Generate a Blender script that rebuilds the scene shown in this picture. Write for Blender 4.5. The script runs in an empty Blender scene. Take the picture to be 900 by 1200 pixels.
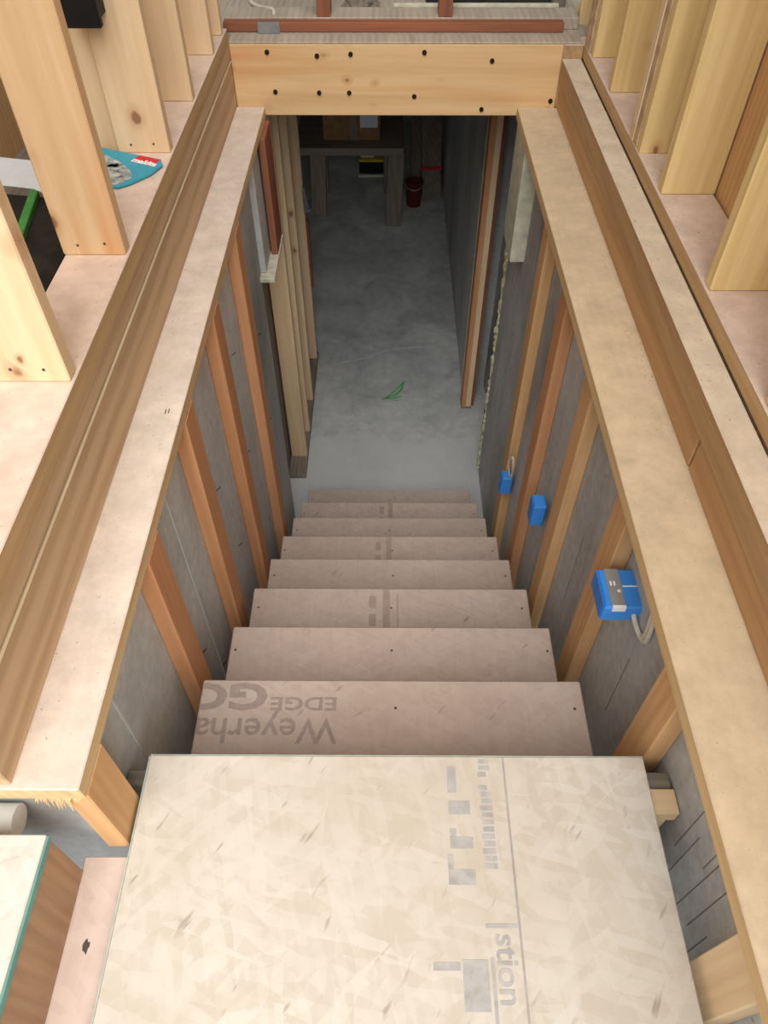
import bpy, bmesh, math, random
from mathutils import Vector, Matrix, Euler
random.seed(7)
SC = bpy.context.scene
COL = SC.collection
R = math.radians

# ------------------------------------------------------------------ camera / light / exposure
cam = bpy.data.cameras.new('camera'); co = bpy.data.objects.new('camera', cam); COL.objects.link(co)
co.location = (0.0, 0.0, 3.25)
co.rotation_euler = Euler((R(90 - 49.4), 0, R(0.27)), 'XYZ')
cam.sensor_fit = 'VERTICAL'; cam.sensor_height = 36.0; cam.lens = 36.0 * 865 / 1200
cam.clip_start = 0.02; cam.clip_end = 200
SC.camera = co
w = bpy.data.worlds.new('sky'); SC.world = w; w.use_nodes = True
bg = w.node_tree.nodes['Background']; bg.inputs[0].default_value = (0.93, 0.97, 1.0, 1); bg.inputs[1].default_value = 0.78
sun = bpy.data.lights.new('open_sky_sun_offscreen', 'SUN'); so = bpy.data.objects.new('open_sky_sun_offscreen', sun); COL.objects.link(so)
sun.energy = 3.3; sun.angle = R(60); sun.color = (1.0, 0.98, 0.95)
so.rotation_euler = (R(43), 0, R(12)); so.location = (0, -3, 8)
SC.view_settings.view_transform = 'Standard'; SC.view_settings.look = 'None'
SC.view_settings.gamma = 1; SC.view_settings.use_curve_mapping = False
SC.view_settings.exposure = 0.47

# ------------------------------------------------------------------ materials
def lin(c):
    return tuple(((v / 255) / 12.92 if v / 255 <= 0.04045 else ((v / 255 + 0.055) / 1.055) ** 2.4) for v in c) + (1,)
class N:
    def __init__(s, name):
        s.m = bpy.data.materials.new(name); s.m.use_nodes = True
        s.t = s.m.node_tree; s.b = s.t.nodes['Principled BSDF']
        s.b.inputs['Specular IOR Level'].default_value = 0.2
    def n(s, ty, **kw):
        x = s.t.nodes.new(ty)
        for k, v in kw.items():
            if k in x.inputs.keys() if isinstance(k, str) else False: x.inputs[k].default_value = v
            else: setattr(x, k, v)
        return x
    def l(s, a, b): s.t.links.new(a, b)
    def ramp(s, fac, stops, interp='LINEAR'):
        r = s.n('ShaderNodeValToRGB'); r.color_ramp.interpolation = interp
        e = r.color_ramp.elements
        while len(e) < len(stops): e.new(0.5)
        for i, (p, c) in enumerate(stops):
            e[i].position = p; e[i].color = c if len(c) == 4 else tuple(c) + (1,)
        s.l(fac, r.inputs[0]); return r.outputs[0]
    def mix(s, fac, a, b, mode='MIX'):
        x = s.n('ShaderNodeMix'); x.data_type = 'RGBA'; x.blend_type = mode
        for i, v in ((0, fac), (6, a), (7, b)):
            if hasattr(v, 'is_linked'): s.l(v, x.inputs[i])
            else: x.inputs[i].default_value = v
        return x.outputs[2]
    def math(s, op, a, b=0.0, clamp=False):
        x = s.n('ShaderNodeMath'); x.operation = op; x.use_clamp = clamp
        for i, v in ((0, a), (1, b)):
            if hasattr(v, 'is_linked'): s.l(v, x.inputs[i])
            else: x.inputs[i].default_value = v
        return x.outputs[0]
    def noise(s, vec, scale, detail=4, rough=0.55, dist=0.0):
        x = s.n('ShaderNodeTexNoise'); x.inputs['Scale'].default_value = scale
        x.inputs['Detail'].default_value = detail; x.inputs['Roughness'].default_value = rough
        x.inputs['Distortion'].default_value = dist
        if vec is not None: s.l(vec, x.inputs['Vector'])
        return x.outputs['Fac']
    def mapping(s, vec, scale=(1, 1, 1), rot=(0, 0, 0), loc=(0, 0, 0)):
        x = s.n('ShaderNodeMapping'); s.l(vec, x.inputs[0])
        x.inputs['Scale'].default_value = scale; x.inputs['Rotation'].default_value = rot; x.inputs['Location'].default_value = loc
        return x.outputs[0]
    def coords(s, rnd=True):
        tc = s.n('ShaderNodeTexCoord').outputs['Object']
        if not rnd: return tc, None
        oi = s.n('ShaderNodeObjectInfo').outputs['Random']
        c = s.n('ShaderNodeCombineXYZ')
        s.l(s.math('MULTIPLY', oi, 31.0), c.inputs[0]); s.l(s.math('MULTIPLY', oi, 57.0), c.inputs[1]); s.l(s.math('MULTIPLY', oi, 13.0), c.inputs[2])
        v = s.n('ShaderNodeVectorMath'); v.operation = 'ADD'; s.l(tc, v.inputs[0]); s.l(c.outputs[0], v.inputs[1])
        return v.outputs[0], oi
    def bump(s, h, strength=0.2, dist=0.002):
        x = s.n('ShaderNodeBump'); x.inputs['Strength'].default_value = strength; x.inputs['Distance'].default_value = dist
        s.l(h, x.inputs['Height']); s.l(x.outputs[0], s.b.inputs['Normal'])
    def out(s, col, rough=0.75):
        if hasattr(col, 'is_linked'): s.l(col, s.b.inputs['Base Color'])
        else: s.b.inputs['Base Color'].default_value = col
        s.b.inputs['Roughness'].default_value = rough
        return s.m

def wood(name, light, dark, axis='y', var=0.25, knots=None, dust=None, dust_amt=0.8, contrast=1.0, rough=0.75, streak=None, ring=0.10):
    s = N(name); v, rnd = s.coords()
    k = {'x': 0, 'y': 1, 'z': 2}[axis]
    sc = [1, 1, 1]; sc[k] = 0.06
    a = s.mapping(v, tuple(sc))
    n1 = s.noise(a, 16, 5, 0.6, 1.2)
    n2 = s.noise(a, 75, 4, 0.65)
    wv = s.n('ShaderNodeTexWave'); wv.wave_type = 'RINGS'; wv.rings_direction = {'x': 'X', 'y': 'Y', 'z': 'Z'}[axis]
    sc2 = [1, 1, 1]; sc2[k] = 0.10
    s.l(s.mapping(v, tuple(sc2), loc=(0.13, 0.07, 0.11)), wv.inputs[0])
    wv.inputs['Scale'].default_value = 14; wv.inputs['Distortion'].default_value = 5; wv.inputs['Detail'].default_value = 2; wv.inputs['Detail Scale'].default_value = 0.6
    f = s.math('ADD', s.math('MULTIPLY', n1, 0.55), s.math('ADD', s.math('MULTIPLY', n2, 0.35), s.math('MULTIPLY', wv.outputs['Fac'], ring)))
    def soft(c):
        g = 0.35 * c[0] + 0.5 * c[1] + 0.15 * c[2]
        return tuple(v + (g - v) * 0.14 for v in c)
    L, D = lin(soft(light)), lin(soft(dark))
    c = s.ramp(f, [(0.48 - 0.22 / contrast, D), (0.48 + 0.18 / contrast, L)])
    # board to board tint
    c = s.mix(s.math('MULTIPLY', rnd, var), c, D)
    if streak:
        sn = s.noise(s.mapping(v, tuple(sc), loc=(3, 5, 7)), 9, 2)
        c = s.mix(s.ramp(sn, [(0.56, (0, 0, 0, 1)), (0.7, (0.75,) * 3 + (1,))]), c, lin(streak))
    if knots:
        nrm, per_m, rad, keep = knots           # axis the knots run along, grid per metre, knot radius, share of cells without one
        sk = [per_m] * 3; sk[{'x': 0, 'y': 1, 'z': 2}[nrm]] = 0.0; sk[k] *= 0.7
        vo = s.n('ShaderNodeTexVoronoi'); vo.inputs['Scale'].default_value = 1.0
        nn = s.n('ShaderNodeTexNoise'); nn.inputs['Scale'].default_value = 40; s.l(v, nn.inputs[0])
        s.l(s.mapping(v, tuple(sk)), vo.inputs['Vector'])
        sc3 = s.n('ShaderNodeSeparateColor'); s.l(vo.outputs['Color'], sc3.inputs[0])
        sz = s.math('ADD', 0.55, s.math('MULTIPLY', sc3.outputs[1], 0.8))
        kd = s.math('DIVIDE', s.math('ADD', vo.outputs['Distance'], s.math('MULTIPLY', s.math('SUBTRACT', nn.outputs['Fac'], 0.5), 0.5 * rad * per_m)), s.math('MULTIPLY', sz, rad * per_m))
        has = s.math('GREATER_THAN', sc3.outputs[0], keep)
        halo = s.math('MULTIPLY', s.ramp(kd, [(0.3, (0.45,) * 3 + (1,)), (1.0, (0, 0, 0, 1))]), has)
        core = s.math('MULTIPLY', s.ramp(kd, [(0.28, (0.7,) * 3 + (1,)), (0.45, (0, 0, 0, 1))]), has)
        c = s.mix(halo, c, lin((176, 112, 62)))
        c = s.mix(core, c, lin((112, 78, 52)))
    if dust:
        g = s.n('ShaderNodeNewGeometry').outputs['Normal']
        sx = s.n('ShaderNodeSeparateXYZ'); s.l(g, sx.inputs[0])
        dn = s.noise(v, 14, 6, 0.7)
        dn2 = s.noise(v, 3, 3, 0.6)
        up = s.math('MULTIPLY', s.math('GREATER_THAN', sx.outputs[2], 0.7), s.math('ADD', s.math('MULTIPLY', dn2, 0.5), dust_amt - 0.25), True)
        dc = s.ramp(dn, [(0.3, tuple(x * 0.74 for x in lin(dust)[:3])), (0.66, lin(dust))])
        c = s.mix(up, c, dc)
        sp = s.noise(v, 130, 2, 0.5)
        c = s.mix(s.ramp(sp, [(0.70, (0, 0, 0, 1)), (0.76, (0.5,) * 3 + (1,))]), c, lin((110, 90, 75)))
    s.bump(f, 0.12, 0.002)
    return s.out(c, rough)

def osb(name, base, light, dark, rot=0.0, scale=1.0, dirt=0.3, amt=1.0):
    s = N(name); v, rnd = s.coords()
    vec = v
    cols = None
    lay = []
    dn = s.n('ShaderNodeTexNoise'); dn.inputs['Scale'].default_value = 9; s.l(v, dn.inputs[0])
    va = s.n('ShaderNodeVectorMath'); va.operation = 'MULTIPLY_ADD'
    s.l(dn.outputs['Color'], va.inputs[0]); va.inputs[1].default_value = (0.02, 0.02, 0.02); s.l(v, va.inputs[2])
    for i, (r, sx, sy) in enumerate(((0.3 + rot, 14, 62), (1.35 + rot, 13, 70), (2.4 + rot, 11, 48))):
        vo = s.n('ShaderNodeTexVoronoi'); vo.inputs['Scale'].default_value = scale
        s.l(s.mapping(s.mapping(va.outputs[0], rot=(0, 0, r)), (sx, sy, 20), loc=(i * 3.1, i * 1.7, 0)), vo.inputs['Vector'])
        sp = s.n('ShaderNodeSeparateColor'); s.l(vo.outputs['Color'], sp.inputs[0])
        lay.append(sp.outputs[0])
    f = s.math('ADD', s.math('MULTIPLY', lay[0], 0.4), s.math('ADD', s.math('MULTIPLY', lay[1], 0.3), s.math('MULTIPLY', lay[2], 0.3)))
    c = s.ramp(f, [(0.5 - 0.28, lin(dark)), (0.5, lin(base)), (0.5 + 0.25, lin(light))])
    c = s.mix(amt, lin(base), c)
    big = s.noise(v, 2.5, 5, 0.65)
    c = s.mix(s.ramp(big, [(0.35, (dirt,) * 3 + (1,)), (0.6, (0, 0, 0, 1))]), c, lin(dark))
    # dark short strand marks
    ms = s.noise(s.mapping(s.mapping(va.outputs[0], rot=(0, 0, 0.6 + rot)), (1, 0.22, 1)), 55, 2)
    c = s.mix(s.ramp(ms, [(0.68, (0, 0, 0, 1)), (0.76, (0.45,) * 3 + (1,))]), c, lin((120, 100, 80)))
    s.bump(f, 0.15, 0.0015)
    return s.out(c, 0.7)

def concrete(name, a, b, streak=(1, 1, 0.3), stain=(70, 72, 76), dirt=0.5, scale=2.2):
    s = N(name); v, _ = s.coords(False)
    m = s.mapping(v, streak)
    n1 = s.noise(m, scale, 8, 0.65, 0.4); n2 = s.noise(v, 40, 4, 0.6); n3 = s.noise(v, 0.9, 4, 0.6)
    f = s.math('ADD', s.math('MULTIPLY', n1, 0.75), s.math('MULTIPLY', n2, 0.25))
    c = s.ramp(f, [(0.36, lin(a)), (0.62, lin(b))])
    c = s.mix(s.ramp(n3, [(0.5, (0, 0, 0, 1)), (0.72, (dirt,) * 3 + (1,))]), c, lin(stain))
    sp = s.noise(v, 70, 2)
    c = s.mix(s.ramp(sp, [(0.72, (0, 0, 0, 1)), (0.78, (0.5,) * 3 + (1,))]), c, lin((60, 60, 60)))
    s.bump(f, 0.2, 0.004)
    return s.out(c, 0.85)

def plain(name, col, rough=0.6, metal=0.0, nz=0.12, nscale=25):
    s = N(name); v, rnd = s.coords()
    n = s.noise(v, nscale, 4, 0.6)
    L = lin(col); D = tuple(x * (1 - nz * 2.5) for x in L[:3]) + (1,)
    c = s.ramp(n, [(0.3, D), (0.65, L)])
    s.b.inputs['Metallic'].default_value = metal
    return s.out(c, rough)

M = {}
for ax in 'xyz':
    M['fir_' + ax] = wood('orange_fir_' + ax, (216, 156, 106), (184, 120, 74), ax, 0.45)
    M['firy_' + ax] = wood('yellow_fir_' + ax, (228, 182, 126), (198, 144, 90), ax, 0.35)
    M['spf_' + ax] = wood('pale_spruce_' + ax, (236, 208, 166), (216, 180, 132), ax, 0.3, ({'x': 'y', 'y': 'z', 'z': 'y'}[ax], 9, 0.022, 0.5))
    M['spfs_' + ax] = wood('streaked_spruce_' + ax, (232, 200, 156), (208, 168, 116), ax, 0.35, ({'x': 'y', 'y': 'z', 'z': 'y'}[ax], 9, 0.022, 0.4), streak=(200, 120, 60))
    M['red_' + ax] = wood('red_stained_board_' + ax, (166, 98, 66), (112, 70, 54), ax, 0.3)
    M['old_' + ax] = wood('old_grey_board_' + ax, (150, 138, 122), (98, 88, 78), ax, 0.4)
M['bar_ink'] = plain('worn_tread_print', (174, 155, 142), 0.8, nz=0.05, nscale=60)
M['deck'] = wood('dusty_deck', (190, 176, 156), (150, 136, 118), 'y', 0.1)
M['formline'] = plain('form_line_stain', (122, 118, 114), 0.9)
M['ridge'] = wood('crumbly_glue_line', (214, 190, 150), (170, 140, 104), 'y', 0.1)
M['seam'] = concrete('concrete_seam', (176, 178, 178), (206, 208, 208), stain=(150, 150, 150))
M['spfy'] = wood('yellow_spruce', (240, 212, 145), (212, 174, 106), 'z', 0.25, ('y', 8, 0.018, 0.55))
M['cap'] = wood('dusty_cap_plank', (222, 190, 138), (188, 150, 98), 'y', 0.1, None, dust=(226, 211, 197), dust_amt=0.92)
M['capr'] = wood('dusty_cap_plank_warm', (224, 192, 138), (190, 152, 98), 'y', 0.1, ('z', 5, 0.02, 0.6), dust=(216, 196, 166), dust_amt=0.85)
M['plate'] = wood('dusty_pink_plate', (206, 172, 122), (172, 134, 88), 'y', 0.15, None, dust=(226, 203, 186), dust_amt=0.97)
M['rim'] = wood('brown_rim_plank', (204, 172, 132), (170, 134, 96), 'y', 0.12, ('x', 7, 0.014, 0.5), contrast=1.0, ring=0.22)
M['rimr'] = wood('tan_rim_plank', (198, 160, 112), (156, 118, 76), 'y', 0.12, None, dust=(224, 208, 184), dust_amt=0.95)
M['rimo'] = wood('orange_rim_plank', (198, 156, 108), (170, 126, 80), 'y', 0.1)
M['header'] = wood('header_plank', (230, 194, 140), (208, 164, 108), 'x', 0.1, ('y', 13, 0.017, 0.3), streak=(214, 150, 95))
M['sheath'] = wood('sheathing', (222, 178, 122), (190, 142, 88), 'z', 0.2)
M['osb_land'] = osb('strand_board_pale', (203, 196, 183), (212, 206, 196), (186, 174, 156), 0.0, 1.0, 0.4, 0.5)
M['osb_white'] = osb('strand_board_white', (210, 207, 197), (218, 216, 208), (194, 187, 173), 0.5, 1.0, 0.2, 0.5)
M['osb_tread'] = osb('tread_strand_board', (192, 174, 162), (204, 188, 176), (172, 154, 142), 0.2, 1.3, 0.4, 0.35)
M['osb_edge'] = osb('strand_board_edge', (206, 186, 152), (222, 204, 172), (170, 144, 108), 0.1, 2.5, 0.3)
M['osb_pink'] = osb('strand_board_pink', (216, 196, 184), (226, 208, 196), (190, 168, 154), 0.3, 1.2, 0.3, 0.3)
M['osb_brown'] = wood('plywood_side', (188, 150, 114), (146, 110, 80), 'z', 0.1, None, contrast=0.8)
M['green_edge'] = plain('green_edge_sealer', (110, 160, 152), 0.7)
M['green_pale'] = plain('pale_green_edge_sealer', (184, 200, 186), 0.7)
M['conc'] = concrete('concrete_wall', (152, 154, 155), (206, 207, 206), stain=(122, 122, 120), dirt=0.7)
M['foam'] = plain('pale_foam', (206, 206, 184), 0.9)
M['foamy'] = plain('spray_foam', (206, 200, 166), 0.9)
M['bluedark'] = plain('blue_black_membrane', (42, 52, 72), 0.6)
M['blue'] = plain('blue_plastic', (70, 150, 236), 0.4, nz=0.05)
M['blued'] = plain('blue_tape', (54, 126, 216), 0.5, nz=0.06)
M['grey_tape'] = plain('grey_metal_strip', (166, 166, 162), 0.4, 0.3, 0.05)
M['white'] = plain('white_plastic', (228, 224, 212), 0.5, nz=0.04)
M['cable'] = plain('white_cable_sheath', (214, 208, 192), 0.5, nz=0.05)
M['black'] = plain('black_plastic', (26, 26, 28), 0.5)
M['blackbag'] = plain('black_fabric', (44, 40, 36), 0.7, nz=0.2)
M['greens'] = plain('green_strap', (74, 140, 70), 0.6)
M['paper'] = plain('white_paper', (206, 212, 214), 0.8, nz=0.03)
M['teal'] = plain('teal_card', (58, 160, 186), 0.45, nz=0.05)
M['redp'] = plain('red_print', (206, 46, 54), 0.5, nz=0.03)
M['whitep'] = plain('white_print', (240, 240, 240), 0.5, nz=0.02)
M['photo'] = plain('grey_speckled_print', (190, 198, 196), 0.5, nz=0.36, nscale=60)
M['ink'] = plain('faded_grey_ink', (166, 150, 140), 0.8, nz=0.08, nscale=60)
M['ink2'] = plain('very_faded_blue_ink', (184, 180, 176), 0.8, nz=0.10, nscale=45)
M['ink3'] = plain('pencil_line', (178, 172, 164), 0.8)
M['darkink'] = plain('dark_stain', (88, 80, 76), 0.8)
M['steel'] = plain('galvanised_steel', (170, 176, 180), 0.35, 0.7)
M['bolt'] = plain('dark_bolt_head', (52, 42, 34), 0.5, 0.4)
M['carton'] = plain('brown_cardboard', (140, 104, 70), 0.8)
M['yellow'] = plain('yellow_plastic', (200, 180, 60), 0.5)
M['bucket'] = plain('dark_red_plastic', (96, 44, 38), 0.5)
M['redtape'] = plain('red_tape', (190, 60, 60), 0.5)
M['chip'] = plain('sawdust_chip', (226, 204, 170), 0.9, nz=0.25, nscale=200)
M['splinter'] = plain('splinter_wood', (226, 182, 130), 0.9)
M['greenpaint'] = plain('green_spray_paint', (112, 205, 128), 0.8, nz=0.2, nscale=50)
M['chalk'] = plain('pale_dust_line', (205, 206, 206), 0.9)

def floor_mat():
    s = N('concrete_slab'); v, _ = s.coords(False)
    n1 = s.noise(v, 2.6, 8, 0.65, 0.5); n2 = s.noise(v, 16, 5, 0.65)
    f = s.math('ADD', s.math('MULTIPLY', n1, 0.7), s.math('MULTIPLY', n2, 0.3))
    c = s.ramp(f, [(0.36, lin((156, 160, 160))), (0.62, lin((204, 206, 205)))])
    sx = s.n('ShaderNodeSeparateXYZ'); s.l(v, sx.inputs[0])
    # drift of plaster dust at the foot of the stairs, ragged far edge
    yy = s.math('ADD', sx.outputs[1], s.math('MULTIPLY', s.math('SUBTRACT', s.noise(v, 5, 8, 0.75), 0.5), 0.75))
    d = s.ramp(yy, [(0.0, (1, 1, 1, 1)), (1, (0, 0, 0, 1))])
    mr = s.n('ShaderNodeMapRange'); s.l(yy, mr.inputs[0]); mr.inputs[1].default_value = 3.38; mr.inputs[2].default_value = 3.50; mr.inputs[3].default_value = 0.75; mr.inputs[4].default_value = 0
    c = s.mix(mr.outputs[0], c, lin((203, 204, 204)))
    sp = s.noise(v, 28, 3)
    c = s.mix(s.ramp(sp, [(0.66, (0, 0, 0, 1)), (0.74, (0.5,) * 3 + (1,))]), c, lin((210, 213, 216)))
    s.bump(f, 0.15, 0.003)
    return s.out(c, 0.8)
M['floor'] = floor_mat()

# ------------------------------------------------------------------ geometry helpers
def link(name, mesh, mat, parent=None, loc=(0, 0, 0)):
    o = bpy.data.objects.new(name, mesh); COL.objects.link(o); o.location = loc
    if mat is not None:
        mesh.materials.clear(); mesh.materials.append(M[mat] if isinstance(mat, str) else mat)
    if parent is not None: o.parent = parent
    return o
def origin(o):
    p = Vector((0, 0, 0))
    while o is not None: p += Vector(o.location); o = o.parent
    return p
def box(name, x, y, z, mat, parent=None, bev=0.0015, jit=0.0):
    x0, x1 = sorted(x); y0, y1 = sorted(y); z0, z1 = sorted(z)
    c = Vector(((x0 + x1) / 2, (y0 + y1) / 2, (z0 + z1) / 2)); h = Vector(((x1 - x0) / 2, (y1 - y0) / 2, (z1 - z0) / 2))
    bm = bmesh.new(); bmesh.ops.create_cube(bm, size=2)
    for v in bm.verts:
        v.co = Vector((v.co.x * h.x, v.co.y * h.y, v.co.z * h.z))
    if bev and min(h) > bev * 1.5: bmesh.ops.bevel(bm, geom=bm.edges[:], offset=bev, segments=1, affect='EDGES')
    me = bpy.data.meshes.new(name); bm.to_mesh(me); bm.free()
    p = origin(parent) if parent is not None else Vector((0, 0, 0))
    return link(name, me, mat, parent, c - p)
def poly(name, pts, mat, parent=None, bev=0, faces=None):
    """closed mesh from world points and faces, origin at centroid"""
    c = sum((Vector(p) for p in pts), Vector()) / len(pts)
    me = bpy.data.meshes.new(name); me.from_pydata([Vector(p) - c for p in pts], [], faces); me.validate()
    bm = bmesh.new(); bm.from_mesh(me); bmesh.ops.recalc_face_normals(bm, faces=bm.faces)
    if bev: bmesh.ops.bevel(bm, geom=bm.edges[:], offset=bev, segments=1, affect='EDGES')
    bm.to_mesh(me); bm.free()
    p = origin(parent) if parent is not None else Vector((0, 0, 0))
    return link(name, me, mat, parent, c - p)
def prism(name, outline, vec, mat, parent=None, bev=0):
    n = len(outline); v = Vector(vec)
    pts = [Vector(p) for p in outline] + [Vector(p) + v for p in outline]
    f = [tuple(range(n)), tuple(range(2 * n - 1, n - 1, -1))] + [(i, (i + 1) % n, n + (i + 1) % n, n + i) for i in range(n)]
    return poly(name, pts, mat, parent, bev, f)
def bar(name, a, b, wx, wy, mat, parent=None, bev=0.002, up=(0, 1, 0)):
    """board with rectangular section from a to b"""
    a, b = Vector(a), Vector(b); d = (b - a).normalized(); u = Vector(up); s = d.cross(u).normalized(); u = s.cross(d).normalized()
    o = [a + s * sx * wx / 2 + u * sy * wy / 2 for sx, sy in ((-1, -1), (1, -1), (1, 1), (-1, 1))]
    return prism(name, o, b - a, mat, parent, bev)
def tube(name, pts, r, mat, parent=None, seg=8, sub=6):
    P = [Vector(p) for p in pts]; Q = []
    for i in range(len(P) - 1):
        p0 = P[max(i - 1, 0)]; p1 = P[i]; p2 = P[i + 1]; p3 = P[min(i + 2, len(P) - 1)]
        for k in range(sub):
            t = k / sub
            Q.append(0.5 * ((2 * p1) + (p2 - p0) * t + (2 * p0 - 5 * p1 + 4 * p2 - p3) * t * t + (3 * p1 - p0 - 3 * p2 + p3) * t ** 3))
    Q.append(P[-1])
    vs, fs = [], []; ref = Vector((0.3, 0.2, 0.93))
    for i, q in enumerate(Q):
        d = (Q[min(i + 1, len(Q) - 1)] - Q[max(i - 1, 0)]).normalized()
        s = d.cross(ref).normalized(); u = s.cross(d)
        for k in range(seg):
            a = 2 * math.pi * k / seg; vs.append(q + s * math.cos(a) * r + u * math.sin(a) * r)
    for i in range(len(Q) - 1):
        for k in range(seg):
            fs.append((i * seg + k, i * seg + (k + 1) % seg, (i + 1) * seg + (k + 1) % seg, (i + 1) * seg + k))
    fs.append(tuple(range(seg - 1, -1, -1))); fs.append(tuple(range((len(Q) - 1) * seg, len(Q) * seg)))
    o = poly(name, vs, mat, parent, 0, fs)
    for p in o.data.polygons: p.use_smooth = len(p.vertices) == 4
    return o
def disc(name, c, r, depth, axis, mat, parent=None, seg=12):
    c = Vector(c); ax = Vector(axis).normalized(); s = ax.orthogonal().normalized(); u = ax.cross(s)
    return prism(name, [c + s * math.cos(2 * math.pi * k / seg) * r + u * math.sin(2 * math.pi * k / seg) * r for k in range(seg)], ax * depth, mat, parent)
def empty(name, loc=(0, 0, 0)):
    o = bpy.data.objects.new(name, None); COL.objects.link(o); o.location = loc; o.empty_display_size = 0.05; return o
def tag(o, label, cat, group=None):
    o['label'] = label; o['category'] = cat
    if group: o['group'] = group
    return o
def struct(o, label, cat='wall'):
    o['kind'] = 'structure'; o['label'] = label; o['category'] = cat; return o
def text(name, body, size, xdir, origin_pt, mat, parent, clip=None, extr=0.0004, align='LEFT', sy=1.0, bold=0.0, normal=(0, 0, 1), fit=None, nfit=None):
    """flat lettering; xdir = reading direction"""
    cu = bpy.data.curves.new(name + '_curve', 'FONT'); cu.body = body; cu.size = size; cu.align_x = align
    cu.extrude = extr; cu.offset = bold; cu.resolution_u = 3
    t = bpy.data.objects.new(name + '_tmp', cu); COL.objects.link(t)
    bpy.context.view_layer.update()
    me = bpy.data.meshes.new_from_object(t.evaluated_get(bpy.context.evaluated_depsgraph_get()))
    bpy.data.objects.remove(t); bpy.data.curves.remove(cu)
    if fit:
        xs = [v.co.x for v in me.vertices]; ys = [v.co.y for v in me.vertices]
        me.transform(Matrix.Diagonal((fit[0] / (max(xs) - min(xs)), fit[1] / max(ys), 1, 1)))
    X = Vector(xdir).normalized(); Z = Vector(normal).normalized(); Y = Z.cross(X)
    mt = Matrix((X, Y * sy, Z)).transposed().to_4x4(); mt.translation = Vector(origin_pt)
    me.transform(mt)
    bm = bmesh.new(); bm.from_mesh(me)
    for (pc, pn) in (clip or []):
        bmesh.ops.bisect_plane(bm, geom=bm.verts[:] + bm.edges[:] + bm.faces[:], plane_co=pc, plane_no=pn, clear_outer=True)
    c = sum((v.co for v in bm.verts), Vector()) / max(1, len(bm.verts))
    bmesh.ops.translate(bm, verts=bm.verts, vec=-c); bm.to_mesh(me); bm.free(); me.name = name
    return link(name, me, mat, parent, c - origin(parent))

# ------------------------------------------------------------------ levels
ZL = 1.847          # landing
ZC = 2.12           # cap top
TH = 0.038
XLf, XLc = -0.467, -0.507     # left furring face / concrete face
XRf, XRc = 0.518, 0.558
# ------------------------------------------------------------------ basement shell
floor = struct(box('floor', (-4.2, 3.0), (-1.0, 9.2), (-0.15, 0.0), None, None, 0), 'grey concrete basement slab with plaster dust at the foot of the stairs', 'floor')
floor.data.materials.append(M['floor'])
# object coords should be world coords for this slab
floor.data.transform(Matrix.Translation(floor.location)); floor.location = (0, 0, 0)
# green spray mark
def stroke(name, pts, wd, z, mat, parent, th=0.0012):
    L, Rr = [], []
    P = [Vector((p[0], p[1], z)) for p in pts]
    for i, p in enumerate(P):
        d = (P[min(i + 1, len(P) - 1)] - P[max(i - 1, 0)]).normalized(); s = Vector((-d.y, d.x, 0)) * wd * (0.35 + 0.65 * math.sin(math.pi * (i + 0.5) / len(P)))
        L.append(p + s); Rr.append(p - s)
    n = len(P); up = Vector((0, 0, th)); vs = L + Rr + [q + up for q in L] + [q + up for q in Rr]; fs = []
    for i in range(n - 1):
        fs += [(i, i + 1, n + i + 1, n + i), (2 * n + i, 3 * n + i, 3 * n + i + 1, 2 * n + i + 1), (i, 2 * n + i, 2 * n + i + 1, i + 1), (n + i, n + i + 1, 3 * n + i + 1, 3 * n + i)]
    fs += [(0, n, 3 * n, 2 * n), (n - 1, 3 * n - 1, 4 * n - 1, 2 * n - 1)]
    return poly(name, vs, mat, parent, 0, fs)

def concrete_block(name, x, y, z, mat, parent=None):
    o = box(name, x, y, z, mat, parent, 0.003)
    return o
wl = struct(concrete_block('wall_left', (-0.72, XLc), (0.45, 2.66), (0, ZC - TH), 'conc'), 'grey cast concrete stairwell wall with orange furring studs and seams')
wr = struct(concrete_block('wall_right', (XRc, 0.77), (-0.8, 3.16), (0, ZC - TH), 'conc'), 'grey concrete stairwell wall carrying the blue electrical boxes')
# form seams and tie ends on left concrete
for yy in (0.62, 0.98, 1.12, 1.44, 1.86, 2.36): box('form_seam', (XLc - 0.002, XLc + 0.002), (yy, yy + 0.006), (0.02, ZC - TH - 0.005), 'seam', wl, 0)
for yy, zz in ((1.02, 1.45), (1.12, 1.2), (1.47, 1.62), (1.55, 1.25), (1.9, 1.35), (1.95, 1.75), (2.35, 1.1), (2.4, 1.5)):
    bar('form_tie', (XLc - 0.005, yy, zz), (XLc + 0.012, yy + 0.02, zz + 0.004), 0.0018, 0.0018, 'bolt', wl, 0)
for yy, za, zb in ((0.27, 1.62, 1.80), (0.31, 1.72, 1.98), (0.35, 1.60, 1.93), (0.37, 1.86, 2.02), (0.41, 1.66, 1.88), (0.44, 1.75, 1.98), (0.84, 1.5, 1.75), (1.30, 1.3, 1.62)):
    bar('form_line', (XRc + 0.0005, yy, za), (XRc + 0.0005, yy + 0.006, zb), 0.0022, 0.0022, 'formline', wr, 0)
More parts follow.
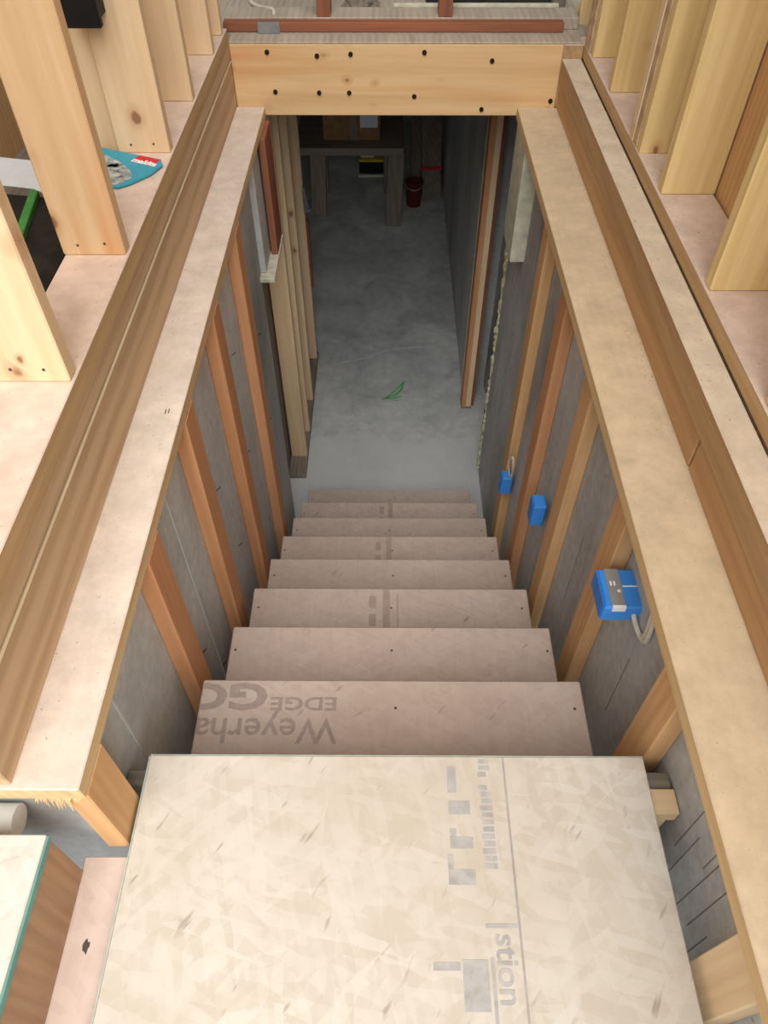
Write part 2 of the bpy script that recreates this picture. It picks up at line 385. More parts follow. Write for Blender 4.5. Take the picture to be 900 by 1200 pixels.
# furring studs (flat 2x4)
def treadz(y):
    return 0
for i, (yn, mt) in enumerate(((0.412, 'firy_z'), (0.865, 'fir_z'), (1.27, 'fir_z'), (1.685, 'fir_z'), (2.12, 'fir_z'))):
    zb = ZL - 0.022 if i == 0 else max(0.0, 1.641 - (yn + 0.05 - 0.847) / 0.2754 * 0.2054 - 0.25)
    box('furring_stud', (XLf, XLc), (yn, yn + 0.089), (zb, ZC - TH), mt, wl, 0.003)
for i, (yf, mt) in enumerate(((2.31, 'firy_z'), (1.93, 'fir_z'), (1.525, 'firy_z'), (1.11, 'firy_z'), (0.68, 'firy_z'), (0.24, 'spf_z'))):
    zb = max(0.0, 1.641 - (yf - 0.847) / 0.2754 * 0.2054 - 0.25) if yf > 0.5 else ZL - 0.3
    box('furring_stud', (XRf, XRc), (yf - 0.089, yf), (zb, ZC - TH), mt, wr, 0.003)
# caps
cap = box('cap_plank', (-0.72, -0.468), (0.408, 2.998), (ZC - TH, ZC), 'cap', wl, 0.002)
box('cap_plank', (0.493, 0.77), (-0.8, 2.998), (ZC - TH, ZC), 'capr', wr, 0.002)
# splintered saw cut
bm = bmesh.new()
for k in range(26):
    x = -0.56 + 0.075 * random.random() ** 0.8 + 0.01; L = random.uniform(0.008, 0.03) * (1.6 if abs(x + 0.515) < 0.02 else 0.6); wdt = random.uniform(0.0015, 0.003)
    a = Vector((x, 0.409, ZC - TH + 0.004)); vv = [a + Vector((-wdt, 0, 0)), a + Vector((wdt, 0, 0)), a + Vector((0, 0.004, 0)), a + Vector((random.uniform(-0.004, 0.004), -0.006, -L))]
    vs = [bm.verts.new(p) for p in vv]
    for f in ((0, 1, 2), (0, 3, 1), (1, 3, 2), (2, 3, 0)): bm.faces.new([vs[q] for q in f])
me = bpy.data.meshes.new('splinters'); bm.to_mesh(me); bm.free()
o = link('splinters', me, 'splinter', cap, -origin(cap)); o['kind'] = 'stuff'
# staples and stains on left cap
for px, py in ((-0.505, 1.26), (-0.498, 1.262)): box('staple', (px, px + 0.0018), (py, py + 0.014), (ZC, ZC + 0.0012), 'darkink', cap, 0)
# foam beam-pocket pieces
box('foam_block', (-0.72, -0.485), (2.66, 2.98), (1.62, ZC - TH), 'conc', wl, 0.004)
box('foam_ledge', (-0.53, -0.448), (2.62, 2.97), (1.60, 1.62), 'foam', wl, 0.003)
box('red_board', (-0.478, -0.452), (2.80, 2.97), (1.62, ZC - TH), 'red_z', wl, 0.002)
box('foam_block', (0.50, 0.60), (2.74, 2.99), (1.62, ZC - TH), 'foam', wr, 0.006)
# spray-foam bead up the end of the right wall
bm = bmesh.new(); pv = None
for k in range(90):
    z = 0.02 + k * (1.58 / 89); r = 0.003 + 0.006 * random.random() + 0.008 * max(0, math.sin(k * 0.37) * math.sin(k * 0.13))
    ring = [bm.verts.new((XRc - 0.004 + math.cos(a) * r + random.uniform(-.004, .004), 3.12 + math.sin(a) * r * 1.5 + random.uniform(-.006, .006), z)) for a in [2 * math.pi * q / 6 for q in range(6)]]
    if pv:
        for q in range(6): bm.faces.new((pv[q], pv[(q + 1) % 6], ring[(q + 1) % 6], ring[q]))
    pv = ring
me = bpy.data.meshes.new('spray_foam_bead'); bm.to_mesh(me); bm.free()
link('spray_foam_bead', me, 'foamy', wr, -origin(wr))
box('membrane_strip', (XRc + 0.0, XRc - 0.006), (3.135, 3.16), (0.3, 1.62), 'bluedark', wr, 0)
# recessed wall behind the door post and the rest of the basement
wbr = struct(concrete_block('wall_basement_right', (0.51, 0.75), (3.95, 9.0), (0, 2.09), 'conc'), 'plain grey basement wall past the doorway beside the tall post')
box('rough_end', (0.507, 0.60), (3.925, 3.955), (0, 2.09), 'foam', wbr, 0.004)
for k in range(7):
    zc = 0.25 + k * 0.24; box('tar_smear', (0.512, 0.555), (3.922, 3.926), (zc, zc + 0.05 + 0.1 * random.random()), 'bluedark', wbr, 0)
struct(concrete_block('wall_recess', (0.66, 0.77), (3.16, 3.95), (0, 2.09), 'conc'), 'shadowed grey wall set back behind the tall door post')
struct(concrete_block('wall_back', (-4.2, 0.75), (9.0, 9.2), (0, 2.09), 'conc'), 'dark concrete wall at the far end of the basement')
struct(concrete_block('wall_far_left', (-4.2, -4.0), (0.0, 9.0), (0, 2.09), 'conc'), 'dark concrete wall at the outer side of the basement room')
# framed partition left of the doorway
wb = struct(empty('wall_basement_left', (-0.53, 3.2, 0)), 'pale stud partition on a brown sole plate beside the doorway')
box('sole_plate', (-0.585, -0.483), (3.05, 4.25), (0, TH), 'old_y', wb)
for i, (yy, mt) in enumerate(((3.20, 'spf_z'), (3.42, 'spf_z'), (3.72, 'spf_z'), (4.16, 'spf_z'))):
    box('stud', (-0.578, -0.486), (yy, yy + TH), (TH, 2.09), mt, wb, 0.002)
box('sheathing_panel', (-0.60, -0.588), (3.0, 4.25), (0, 2.09), 'old_z', wb)
box('splice_board', (-0.484, -0.472), (4.158, 4.2), (0.6, 1.05), 'red_z', wb)
lt = empty('door_latch', (-0.48, 4.15, 1.1)); tag(lt, 'bright metal latch plate on the last partition stud at the doorway', 'latch')
box('latch_plate', (-0.4865, -0.474), (4.135, 4.16), (1.10, 1.26), 'steel', lt, 0.001)
box('bolt_lever', (-0.478, -0.448), (4.125, 4.14), (1.12, 1.14), 'steel', lt, 0.001)
bar('bolt_lever', (-0.476, 4.13, 1.25), (-0.462, 4.12, 1.15), 0.008, 0.006, 'steel', lt, 0)
# door post on the right
dp = empty('door_post', (0.53, 3.71, 0)); tag(dp, 'tall laminated post of orange and pale lumber standing on the slab', 'post')
box('orange_board', (0.492, 0.520), (3.69, 3.78), (0.008, 2.09), 'fir_z', dp, 0.001)
box('pale_board', (0.520, 0.552), (3.695, 3.78), (0.008, 2.09), 'spf_z', dp, 0.001)
box('dark_board', (0.552, 0.572), (3.715, 3.78), (0.0, 2.09), 'red_z', dp, 0.001)
box('foot_block', (0.490, 0.556), (3.688, 3.78), (0, 0.010), 'old_x', dp, 0)

# decks: basement ceiling = main floor beyond the header and to both sides
def deck(name, x, y, z, mat, label, cat):
    return struct(box(name, x, y, z, mat, None, 0), label, cat)
deck('ceiling', (-4.2, 3.0), (3.085, 9.2), (2.09, 2.34), 'deck', 'dusty main floor deck over the basement beyond the header', 'ceiling')
deck('floor_upper_left', (-4.2, -0.72), (-0.6, 3.085), (1.98, 2.10), 'old_y', 'dim subfloor outside the stud wall by the saw blade packet', 'floor')
deck('floor_upper_right', (0.87, 3.0), (-0.8, 3.085), (1.98, 2.2), 'old_y', 'subfloor outside the sheathed stud wall', 'floor')
deck('ceiling_upper', (-4.2, 3.0), (2.7, 9.2), (4.9, 5.0), 'old_y', 'board roof over the far end of the upper floor', 'ceiling')
deck('wall_upper_back', (-4.2, 3.0), (9.0, 9.2), (2.34, 4.9), 'old_z', 'closed timber wall at the far end of the upper floor', 'wall')

# ------------------------------------------------------------------ upper left wall
ul = struct(empty('wall_upper_left', (-0.64, 1.5, ZC)), 'open stud wall on a brown rim plank with dusty pink sole plate')
X0 = -0.573
box('rim_plank', (X0, X0 - 0.045), (0.415, 2.998), (ZC, 2.272), 'rim', ul, 0.002)
box('subfloor_edge', (X0 + 0.003, X0 - 0.14), (0.415, 2.998), (2.2725, 2.2785), 'ridge', ul, 0.002)
box('lower_plate', (X0 + 0.0, X0 - 0.14), (0.415, 2.998), (2.283, 2.330), 'rim', ul, 0.002)
box('sole_plate', (X0 + 0.001, X0 - 0.14), (0.415, 2.998), (2.330, 2.380), 'plate', ul, 0.002)
for yy, mt in ((1.055, 'spf_z'), (1.49, 'spfs_z'), (2.0, 'spf_z'), (2.345, 'spf_z'), (2.73, 'spf_z'), (2.92, 'spf_z')):
    st = box('stud', (X0 - 0.004, X0 - 0.142), (yy, yy + TH), (2.380, 4.82), mt, ul, 0.003)
box('backing_board', (X0 - 0.10, X0 - 0.30), (2.04, 2.075), (2.11, 4.82), 'spf_z', ul, 0.003)
box('top_plate', (X0 - 0.002, X0 - 0.142), (0.415, 2.998), (4.82, 4.858), 'spf_y', ul, 0.002)
# nail heads near the stud feet
for yy in (1.055, 1.49, 2.0):
    for dx in (0.04, 0.10):
        disc('nail_hole', (X0 - 0.004 - dx, yy + 0.001, 2.40 + 0.012 * random.random()), 0.003, -0.002, (0, 1, 0), 'darkink', ul)
struct(box('wall_sheathing_left', (-1.32, -1.30), (-0.3, 3.0), (2.10, 4.85), 'sheath', None, 0), 'brown sheathing panel behind the stud wall and the black tool case')

# ------------------------------------------------------------------ upper right wall
ur = struct(empty('wall_upper_right', (0.75, 1.5, ZC)), 'stud wall with stepped rim planks and yellow spruce studs')
box('lower_rim_plank', (0.640, 0.69), (-0.8, 1.091), (ZC, 2.209), 'rimo', ur, 0.002)
box('lower_rim_plank', (0.640, 0.69), (1.100, 2.998), (ZC, 2.209), 'rimo', ur, 0.002)
box('upper_rim_plank', (0.634, 0.702), (-0.8, 2.998), (2.210, 2.286), 'rimr', ur, 0.002)
box('lower_plate', (0.712, 0.85), (-0.8, 3.3), (2.240, 2.286), 'rim', ur, 0.002)
box('sole_plate', (0.706, 0.85), (-0.8, 3.3), (2.286, 2.329), 'plate', ur, 0.002)
studs = [(3.19, TH), (2.87, TH), (2.83, 0.0), (2.56, TH), (1.88, TH), (1.435, TH), (1.03, TH)]
for yy, d in studs:
    if d: box('stud', (0.712, 0.852), (yy, yy + d), (2.329, 4.82), 'spfy' if yy > 1.4 else 'spf_z', ur, 0.003)
for k, mt in enumerate(('spfy', 'rim', 'spf_z')):
    box('stud', (0.708 - 0.002 * k, 0.852), (2.12 + k * 0.040, 2.158 + k * 0.040), (2.329, 4.82), mt, ur, 0.002)
for k in range(2):
    box('stud', (0.706, 0.80), (2.92 + k * 0.04, 2.958 + k * 0.04), (2.329, 4.82), 'rim', ur, 0.002)
box('sheathing_panel', (0.856, 0.868), (-0.8, 3.3), (2.2, 4.82), 'sheath', ur, 0)
box('top_plate', (0.712, 0.852), (-0.8, 3.3), (4.82, 4.858), 'spf_y', ur, 0.002)

# ------------------------------------------------------------------ header
hb = empty('header_beam', (0.03, 3.03, 2.09)); tag(hb, 'wide pale header plank peppered with dark bolt heads', 'beam')
hp = box('plank', (-0.573, 0.634), (3.0, 3.04), (2.088, 2.330), 'header', hb, 0.003)
box('back_plank', (-0.573, 0.634), (3.042, 3.082), (2.088, 2.330), 'spf_x', hb, 0.003)
box('dusty_lip', (-0.573, 0.700), (3.001, 3.082), (2.330, 2.338), 'deck', hb, 0.002)
def hdr(px, py):    # spot on the header face measured from its own corner fractions
    return -0.573 + 1.207 * (px - 277) / (652 - 277), 2.335 - 0.247 * (py - 52) / (134 - 52)
for px, py in ((319, 62), (375, 66), (413, 64), (496, 62), (573, 71), (324, 106), (375, 107), (410, 107), (486, 111), (566, 126), (652, 116)):
    X, Z = hdr(px, py); disc('bolt_head', (min(X, 0.615), 3.002, Z), 0.0085, -0.006, (0, 1, 0), 'bolt', hb)

box('end_block', (0.634, 0.705), (3.0, 3.08), (ZC, 2.330), 'rimr', hb, 0.002)
# ------------------------------------------------------------------ partition beyond the header
pb = struct(empty('wall_partition', (0.0, 3.15, 2.34)), 'low red sole plate with short dark posts beyond the header')
box('red_board', (-0.60, 0.64), (3.09, 3.128), (2.341, 2.373), 'red_x', pb, 0.002)
box('sole_plate', (-0.60, 0.70), (3.128, 3.25), (2.341, 2.378), 'deck', pb, 0.002)
for xx in (-0.26, 0.185):
    box('post', (xx, xx + 0.05), (3.13, 3.22), (2.378, 4.88), 'red_z', pb, 0.002)
box('tie_strap', (-0.475, -0.395), (3.084, 3.09), (2.338, 2.376), 'steel', pb, 0)
box('white_lath', (0.02, 0.64), (3.24, 3.26), (2.378, 2.39), 'foam', pb, 0.002)
cb = tube('loose_cable', [(-0.56, 3.6, 2.345), (-0.54, 3.42, 2.350), (-0.48, 3.29, 2.365), (-0.43, 3.2, 2.384), (-0.42, 3.16, 2.384)], 0.007, 'cable')
tag(cb, 'white loose cable end lying over the red board beyond the header', 'cable')
rug = tag(box('dark_mat', (0.15, 0.66), (3.33, 4.3), (2.341, 2.349), 'blackbag', None, 0.002), 'dark brown mat lying on the deck behind the short posts', 'mat')
rag = bmesh.new(); bmesh.ops.create_icosphere(rag, subdivisions=3, radius=1)
for v in rag.verts:
    n = 1 + 0.35 * math.sin(7 * v.co.x + 3 * v.co.y) * math.cos(5 * v.co.z + 4 * v.co.x)
    v.co = Vector((v.co.x * 0.07 * n, v.co.y * 0.06 * n, max(-0.012, v.co.z * 0.03 * n)))
me = bpy.data.meshes.new('rag'); rag.to_mesh(me); rag.free()
ro = link('crumpled_rag', me, 'old_y', None, (-0.1, 3.35, 2.353)); tag(ro, 'small crumpled brown rag on the deck between the short posts', 'rag')
box('closet_panel', (0.63, 0.68), (3.32, 3.36), (2.34, 4.88), 'old_z', pb, 0.002)

# ------------------------------------------------------------------ staircase
sc_ = empty('staircase', (0.015, 2.8, 0)); tag(sc_, 'steep flight of bare strand board treads going down to the slab', 'stairs')
ty = [0.847 + 0.2754 * i for i in range(8)]; tz = [1.641 - 0.2054 * i for i in range(8)]
T0 = None; treads = []
lims = [(-0.437, 0.466), (-0.435, 0.466), (-0.436, 0.465), (-0.434, 0.463), (-0.435, 0.466), (-0.433, 0.463), (-0.434, 0.466), (-0.432, 0.462)]
for i in range(8):
    yb = ty[i - 1] - 0.028 if i else 0.560
    a, b = lims[i]
    t = box('tread', (a, b), (yb, ty[i]), (tz[i] - 0.026, tz[i]), 'osb_tread', sc_, 0.003); treads.append(t)
    zn = tz[i + 1] if i < 7 else 0.0
    box('riser', (a + 0.004, b - 0.004), (ty[i] - 0.045, ty[i] - 0.027), (zn, tz[i] - 0.026), 'osb_tread', sc_, 0.001)
    for xx in (a + 0.02, b - 0.02, 0.02):
        for q in (0.3, 0.75):
            disc('screw_head', (xx + random.uniform(-.006, .006), yb + (ty[i] - yb) * q, tz[i] - 0.0005), 0.0035, 0.001, (0, 0, 1), 'darkink', t)
for xx in (-0.425, 0.0, 0.415):
    o = []
    top = []
    for i in range(8):
        yb = ty[i - 1] - 0.046 if i else 0.560
        top += [(yb, tz[i] - 0.026), (ty[i] - 0.046, tz[i] - 0.026)]
    top.append((ty[7] - 0.046, 0.0))
    low = [(ty[7] - 0.25, 0.0), (0.560, 1.641 - 0.026 - 0.32)]
    prism('stringer', [(xx, y, z) for y, z in top + low], (TH, 0, 0), 'spf_y', sc_)
# printed lettering on the top tread, upside down to the climber going down
zt = tz[0] + 0.0002
clip = [((-0.434, 0, 0), (-1, 0, 0)), ((0, 0.842, 0), (0, 1, 0))]
text('printed_lettering', 'Weyerhaeuser', 0.1, (-1, 0, 0), (-0.112, 0.748, zt), 'ink', treads[0], clip, fit=(0.53, 0.060), bold=0.0008)
text('printed_lettering', 'EDGE', 0.1, (-1, 0, 0), (-0.112, 0.801, zt), 'ink', treads[0], clip, fit=(0.155, 0.033), bold=0.002)
text('printed_lettering', 'GOLD', 0.1, (-1, 0, 0), (-0.278, 0.834, zt), 'ink', treads[0], clip, fit=(0.36, 0.066), bold=0.004)
for i, xx in ((2, -0.01), (4, 0.0), (6, 0.01)):
    box('printed_bar', (xx, xx + 0.022), (ty[i] - 0.235, ty[i] - 0.004), (tz[i] - 0.001, tz[i] + 0.0006), 'bar_ink', treads[i], 0)
    for q in (0.03, 0.1):
        box('printed_bar', (xx - 0.045, xx - 0.022), (ty[i] - q - 0.045, ty[i] - q), (tz[i] - 0.001, tz[i] + 0.0006), 'bar_ink', treads[i], 0)
box('printed_bar', (0.035, 0.04), (ty[2] - 0.235, ty[2] - 0.02), (tz[2] - 0.001, tz[2] + 0.0006), 'bar_ink', treads[2], 0)

# ------------------------------------------------------------------ landing
lp = empty('landing_platform', (0.02, 0.2, ZL - 0.3)); tag(lp, 'pale strand board landing sheet with faded print at the stair head', 'landing')
sh = box('sheet', (-0.459, 0.502), (-0.9, 0.576), (ZL - 0.022, ZL), 'osb_land', lp, 0.002)
box('painted_edge', (-0.461, -0.459), (-0.9, 0.574), (ZL - 0.021, ZL - 0.001), 'green_pale', sh, 0)
box('painted_edge', (-0.459, 0.502), (0.576, 0.5775), (ZL - 0.021, ZL - 0.001), 'green_pale', sh, 0)
box('joist', (-0.503, 0.553), (0.525, 0.556), (ZL - 0.26, ZL - 0.026), 'old_x', lp)
box('joist', (-0.46, 0.556), (0.476, 0.523), (ZL - 0.06, ZL - 0.023), 'spf_x', lp)
box('joist', (-0.46, 0.54), (0.476, 0.523), (ZL - 0.26, ZL - 0.062), 'spf_x', lp)
ls = tag(box('floor_sheet', (-0.545, -0.30), (-0.9, 0.395), (ZL - 0.044, ZL - 0.0225), 'osb_pink'), 'pinkish floor sheet strip between the corner step and the landing', 'sheet')
for yy in (0.05, -0.4): box('joist', (-0.50, 0.54), (yy, yy + TH), (ZL - 0.26, ZL - 0.046), 'spf_x', lp)
for xx in (-0.44, 0.46): box('leg', (xx, xx + 0.04), (0.40, 0.475), (0, ZL - 0.046), 'spf_z', lp)
prism('dark_stain', [(-0.505 + (0.006 + 0.003 * math.sin(3.1 * k)) * math.cos(k * 0.571), 0.252 + (0.010 + 0.004 * math.sin(2.3 * k)) * math.sin(k * 0.571), ZL - 0.0226) for k in range(11)], (0, 0, 0.0008), 'darkink', ls)
# faded print: a long pencil line, a broad band of small type and big blocky marks
zz = ZL
box('printed_line', (0.226, 0.230), (0.10, 0.574), (zz - 0.001, zz + 0.0004), 'ink3', sh, 0)
rl = random.Random(3)
def smalltype(x0, x1, y0, y1, n):
    st = (y0 - y1) / n
    for k in range(n):
        yy = y0 - k * st
        if rl.random() < 0.12: continue
        a = x0 + (x1 - x0) * rl.choice((0, 0, 0.15)); b = x1 - (x1 - x0) * rl.choice((0, 0, 0.3))
        box('printed_stroke', (a, b), (yy - st * 0.72, yy), (zz - 0.001, zz + 0.0004), 'ink2', sh, 0)
smalltype(0.176, 0.200, 0.570, 0.355, 17)
for (x0, x1, y0, y1) in ((0.118, 0.135, 0.555, 0.505), (0.118, 0.158, 0.49, 0.465), (0.118, 0.16, 0.425, 0.405), (0.118, 0.13, 0.44, 0.4255), (0.112, 0.16, 0.37, 0.345),
                         (0.112, 0.122, 0.395, 0.3705), (0.170, 0.225, 0.285, 0.278), (0.128, 0.17, 0.232, 0.16), (0.08, 0.125, 0.228, 0.216), (0.175, 0.181, 0.235, 0.14)):
    box('printed_block', (x0, x1), (y1, y0), (zz - 0.001, zz + 0.0004), 'ink2', sh, 0)
text('printed_lettering', 'stion', 0.052, (0, -1, 0), (0.186, 0.27, zz + 0.0002), 'ink2', sh, bold=0.0008)
box('pencil_line', (-0.459, 0.502), (0.028, 0.030), (zz - 0.001, zz + 0.0003), 'ink3', sh, 0)

# ------------------------------------------------------------------ corner step
cs = empty('corner_step', (-0.8, 0.0, ZL - 0.02)); tag(cs, 'white topped corner step with green sealed edge beside the landing', 'step')
tp = box('step_top', (-1.4, -0.540), (-0.9, 0.373), (2.001, 2.023), 'osb_white', cs, 0.002)
box('sealed_edge', (-0.540, -0.537), (-0.9, 0.371), (2.003, 2.018), 'green_edge', tp, 0)
box('riser_board', (-0.560, -0.541), (-0.9, 0.371), (ZL - 0.022, 2.001), 'osb_brown', cs, 0.001)
box('end_board', (-1.4, -0.560), (0.350, 0.369), (ZL - 0.1, 2.001), 'spf_x', cs, 0.001)
pp = tube('white_pipe', [(-1.3, 0.418, 1.95), (-1.0, 0.418, 1.95), (-0.625, 0.418, 1.95)], 0.028, 'white', None, 14, 2)
tag(pp, 'white plastic pipe poking out under the end of the rim plank', 'pipe')

# ------------------------------------------------------------------ electrical boxes
def ebox(loc, sx, sy, sz, label, strip=True):
    x, y, z = loc
    e = empty('electrical_box', (x, y, z)); tag(e, label, 'electrical box', 'blue electrical boxes on the right stairwell wall')
    b = box('box_body', (x - sx / 2, x + sx / 2), (y - sy / 2, y + sy / 2), (z, z + sz), 'blue', e, 0.004)
    box('flap', (x - sx / 2 - 0.004, x - sx / 2 + 0.002), (y - sy / 2 + 0.006, y + sy / 2 - 0.006), (z + 0.004, z + sz + 0.003), 'blued', e, 0.001)
    return e
e1 = ebox((0.520, 0.94, 1.845), 0.086, 0.105, 0.052, 'blue plastic electrical box with a grey metal strip and white cable loop')
zt1 = 1.845 + 0.052
ms = box('metal_strip', (0.492, 0.523), (0.889, 0.991), (zt1 - 0.001, zt1 + 0.002), 'grey_tape', e1, 0)
box('white_label', (0.493, 0.522), (0.886, 0.893), (zt1 - 0.012, zt1 + 0.003), 'whitep', e1, 0)
for xx in (0.498, 0.506): box('printed_mark', (xx, xx + 0.004), (0.945, 0.957), (zt1 + 0.002, zt1 + 0.0028), 'whitep', ms, 0)
box('printed_mark', (0.511, 0.518), (0.928, 0.934), (zt1 + 0.002, zt1 + 0.0028), 'whitep', ms, 0)
box('tape_edge', (0.525, 0.560), (0.943, 0.946), (zt1 - 0.001, zt1 + 0.0015), 'whitep', e1, 0)
for q in (0, 0.012):
    tube('cable', [(0.545, 0.895, 1.87), (0.550, 0.862, 1.856), (0.555, 0.838 - q, 1.862), (0.552, 0.825 - q, 1.90), (0.551, 0.835 - q, 1.97), (0.552, 0.85 - q, 2.06)], 0.006, 'cable', e1)
e2 = ebox((0.520, 1.66, 1.275), 0.044, 0.06, 0.10, 'small blue electrical box taped shut between the second and third furring stud')
e3 = ebox((0.520, 2.19, 0.845), 0.044, 0.05, 0.10, 'blue electrical box below a thin white cable loop, far from the landing')
tube('cable', [(0.53, 2.18, 0.945), (0.515, 2.175, 1.01), (0.513, 2.165, 1.06), (0.52, 2.15, 1.09), (0.525, 2.135, 1.05), (0.53, 2.15, 0.97)], 0.004, 'cable', e3)

# ------------------------------------------------------------------ odds and ends by the left studs
pk = empty('blade_packet', (-0.66, 1.9, 2.381)); tag(pk, 'teal cardboard saw blade packet with red printed logo on the sole plate', 'packet')
zc = 2.383
card = prism('card', [(-0.80, 2.035, zc), (-0.72, 1.995, zc), (-0.590, 1.945, zc), (-0.580, 1.915, zc), (-0.600, 1.865, zc), (-0.640, 1.815, zc), (-0.665, 1.795, zc), (-0.74, 1.80, zc), (-0.80, 1.83, zc)], (0, 0, 0.006), 'teal', pk, 0.001)
zc += 0.0055
prism('blade_picture', [(-0.795, 1.995, zc), (-0.735, 1.965, zc), (-0.69, 1.925, zc), (-0.650, 1.872, zc), (-0.643, 1.840, zc), (-0.665, 1.803, zc), (-0.74, 1.803, zc), (-0.795, 1.832, zc)], (0, 0, 0.001), 'photo', card)
for k in range(7):
    a = random.uniform(-0.72, -0.69); b = random.uniform(1.88, 1.915); r = random.uniform(0.004, 0.009)
    disc('dark_print', (a, b, zc + 0.001), r, 0.0006, (0, 0, 1), 'bluedark', card, 7)
X = Vector((0.062, -0.028, 0)).normalized(); Y = Vector((-X.y, X.x, 0)); c0 = Vector((-0.664, 1.935, zc + 0.0002))
prism('red_logo', [c0, c0 + X * 0.066, c0 + X * 0.066 + Y * 0.034, c0 + Y * 0.034], (0, 0, 0.0012), 'redp', card)
text('logo_lettering', 'makita', 0.028, X, c0 + Vector((0.0, 0, 0.0014)) - Y * 0.004 + X * 0.001, 'whitep', card, extr=0.0003, bold=0.0012)

cse = empty('tool_case', (-0.92, 1.55, 2.10)); tag(cse, 'black tool case with a green strap behind the open studs', 'case')
cbod = prism('case_body', [(-1.18, 1.30, 2.10), (-0.73, 1.30, 2.10), (-0.735, 1.30, 2.27), (-0.77, 1.30, 2.33), (-1.12, 1.30, 2.36), (-1.18, 1.30, 2.30)], (0, 0.55, 0), 'blackbag', cse, 0.012)
bar('green_strap', (-0.84, 1.40, 2.336), (-0.90, 1.84, 2.342), 0.035, 0.02, 'greens', cse, 0.002)
tube('carry_handle', [(-0.98, 1.42, 2.34), (-0.98, 1.43, 2.39), (-0.98, 1.51, 2.41), (-0.98, 1.59, 2.39), (-0.98, 1.60, 2.34)], 0.012, 'black', cse)
sh1 = prism('paper_sheet', [(-1.10, 1.86, 2.372), (-0.90, 1.84, 2.360), (-0.735, 1.745, 2.345), (-0.735, 1.80, 2.345), (-0.80, 1.98, 2.352), (-1.12, 2.0, 2.376)], (0, 0, 0.002), 'paper')
tag(sh1, 'pale paper sheet lying over the black tool case', 'paper')
bb = empty('wall_box', (-0.68, 1.97, 2.75)); tag(bb, 'black plastic box fixed high between two pale studs', 'box')
box('case', (-0.752, -0.655), (1.93, 1.999), (2.70, 2.95), 'black', bb, 0.006)
box('lid_rim', (-0.756, -0.651), (1.925, 1.945), (2.69, 2.955), 'black', bb, 0.003)

# ------------------------------------------------------------------ basement things
wbn = empty('workbench', (0.0, 6.5, 0)); tag(wbn, 'rough timber workbench with thick grey legs in the dark basement', 'workbench')
box('bench_top', (-0.75, 0.13), (6.05, 6.75), (0.60, 0.66), 'old_x', wbn, 0.004)
for xx, yy, tx in ((0.045, 6.08, 0.03), (-0.60, 6.25, 0.02), (0.03, 6.68, 0.0), (-0.6, 6.68, 0.0)):
    bar('leg', (xx, yy, 0), (xx + tx, yy + 0.03, 0.61), 0.13, 0.06, 'old_z', wbn, 0.004)
box('brace', (-0.6, 0.03), (6.69, 6.73), (0.50, 0.58), 'old_x', wbn, 0.003)
ct = empty('carton', (-0.25, 6.4, 0.66)); tag(ct, 'brown cardboard carton with white label on the dark workbench', 'carton')
cbx = box('carton_body', (-0.52, -0.06), (6.2, 6.55), (0.66, 0.92), 'carton', ct, 0.003)
box('white_label', (-0.22, -0.08), (6.195, 6.201), (0.76, 0.86), 'paper', cbx, 0)
box('tape_strip', (-0.30, -0.25), (6.196, 6.201), (0.66, 0.92), 'old_z', cbx, 0)
cr = empty('storage_crate', (-0.155, 7.1, 0)); tag(cr, 'low black crate with yellow rim seen beneath the workbench', 'crate')
box('crate_body', (-0.265, -0.045), (7.0, 7.3), (0.0, 0.135), 'black', cr, 0.006)
box('yellow_rim', (-0.272, -0.038), (6.99, 7.31), (0.13, 0.155), 'yellow', cr, 0.004)
box('base_strip', (-0.275, -0.03), (6.965, 7.0), (0.0, 0.02), 'foam', cr, 0.003)
pw = prism('paper_bag', [(-0.25, 7.03, 0.155), (-0.13, 7.03, 0.155), (-0.10, 7.04, 0.25), (-0.17, 7.03, 0.21), (-0.24, 7.04, 0.29)], (0, 0.10, 0), 'paper', None, 0.004); tag(pw, 'crumpled white paper bag on the yellow rimmed crate', 'bag')
for q, (xa, ya, xb, yb, zb_, wd, lb) in enumerate(((0.40, 6.55, 0.36, 6.95, 1.25, 0.17, 'wide grey plank leaning by the basement wall with red tape'), (0.27, 6.98, 0.25, 7.25, 1.1, 0.10, 'narrow grey plank leaning next to the red bucket'))):
    lpk = empty('leaning_plank', (xa, ya, 0)); tag(lpk, lb, 'plank')
    pl = bar('plank', (xa, ya, 0.0), (xb, yb, zb_), wd, 0.035, 'old_z', lpk, 0.003)
    if q == 0: box('red_tape', (0.30, 0.485), (6.60, 6.66), (0.235, 0.265), 'redtape', lpk, 0.002)
bkt = empty('bucket', (0.235, 6.44, 0)); tag(bkt, 'dark red bucket on the slab beside the workbench leg', 'bucket')
def lathe(name, c, prof, mat, parent, seg=20):
    vs, fs = [], []
    for r, z in prof:
        for k in range(seg): vs.append((c[0] + r * math.cos(2 * math.pi * k / seg), c[1] + r * math.sin(2 * math.pi * k / seg), c[2] + z))
    n = len(prof)
    for i in range(n - 1):
        for k in range(seg): fs.append((i * seg + k, i * seg + (k + 1) % seg, (i + 1) * seg + (k + 1) % seg, (i + 1) * seg + k))
    fs.append(tuple(range(seg))); fs.append(tuple(range((n - 1) * seg, n * seg)))
    o = poly(name, vs, mat, parent, 0, fs); return o
lathe('bucket_body', (0.235, 6.44, 0), [(0.062, 0), (0.074, 0.2), (0.080, 0.2), (0.080, 0.22), (0.072, 0.22), (0.058, 0.02)], 'bucket', bkt)
tube('bucket_handle', [(0.157, 6.44, 0.21), (0.165, 6.38, 0.19), (0.235, 6.35, 0.17), (0.305, 6.38, 0.19), (0.313, 6.44, 0.21)], 0.004, 'steel', bkt)

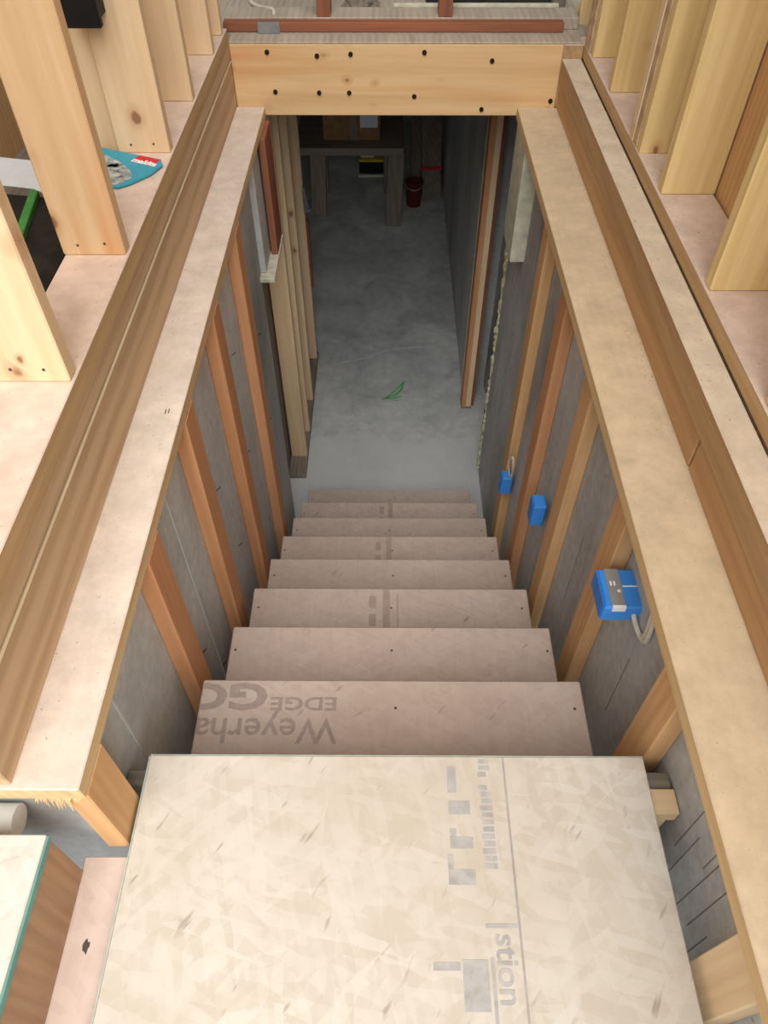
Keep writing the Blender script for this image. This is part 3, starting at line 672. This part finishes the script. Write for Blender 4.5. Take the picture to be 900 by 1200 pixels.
# slab marks
for pts, wd in (([(-0.03, 3.78), (0.02, 3.80), (0.07, 3.83), (0.10, 3.88), (0.115, 3.95)], 0.008), ([(0.0, 3.79), (0.05, 3.86), (0.09, 3.91), (0.12, 3.96)], 0.007), ([(-0.03, 3.775), (0.05, 3.79), (0.105, 3.81)], 0.006)):
    stroke('green_paint_mark', pts, wd, 0.0, 'greenpaint', floor)
stroke('dust_line', [(-0.42, 4.12), (-0.30, 4.17), (-0.15, 4.22), (-0.02, 4.30), (0.12, 4.34), (0.28, 4.35), (0.42, 4.33), (0.49, 4.22)], 0.010, 0.0, 'chalk', floor)

# ------------------------------------------------------------------ sawdust
bm = bmesh.new()
def chip(x, y, z, s):
    a = random.uniform(0, 6.28); L = s * random.uniform(0.5, 2.2); W = s * random.uniform(0.3, 0.8); H = s * random.uniform(0.15, 0.5)
    ca, sa = math.cos(a), math.sin(a)
    vs = [bm.verts.new((x + ca * u * L - sa * v * W, y + sa * u * L + ca * v * W, z + (H if t else 0))) for u, v, t in ((-1, -1, 0), (1, -1, 0), (1, 1, 0), (-1, 1, 0), (0, 0, 1))]
    for f in ((0, 1, 4), (1, 2, 4), (2, 3, 4), (3, 0, 4), (3, 2, 1, 0)): bm.faces.new([vs[q] for q in f])
for k in range(260): chip(0.636 - abs(random.gauss(0, 0.012)), random.uniform(1.2, 2.99), ZC, random.uniform(0.001, 0.0035))
for k in range(220): chip(random.uniform(0.50, 0.63), random.gauss(1.95, 0.4), ZC, random.uniform(0.0007, 0.0022))
def dust_obj(label):
    global bm
    me = bpy.data.meshes.new('sawdust'); bm.to_mesh(me); bm.free(); bm = bmesh.new()
    sd = link('sawdust', me, 'chip'); sd['kind'] = 'stuff'; tag(sd, label, 'sawdust')
dust_obj('pale sawdust chips scattered along the right cap plank')
for k in range(200): chip(random.uniform(0.64, 0.70), random.uniform(1.0, 2.95), 2.286, random.uniform(0.001, 0.003))
dust_obj('sawdust lying on the narrow ledge beside the sole plate')
for k in range(60): chip(random.uniform(0.715, 0.80), random.uniform(1.95, 2.12), 2.329, random.uniform(0.001, 0.003))
dust_obj('small heap of sawdust at the foot of the tripled stud')
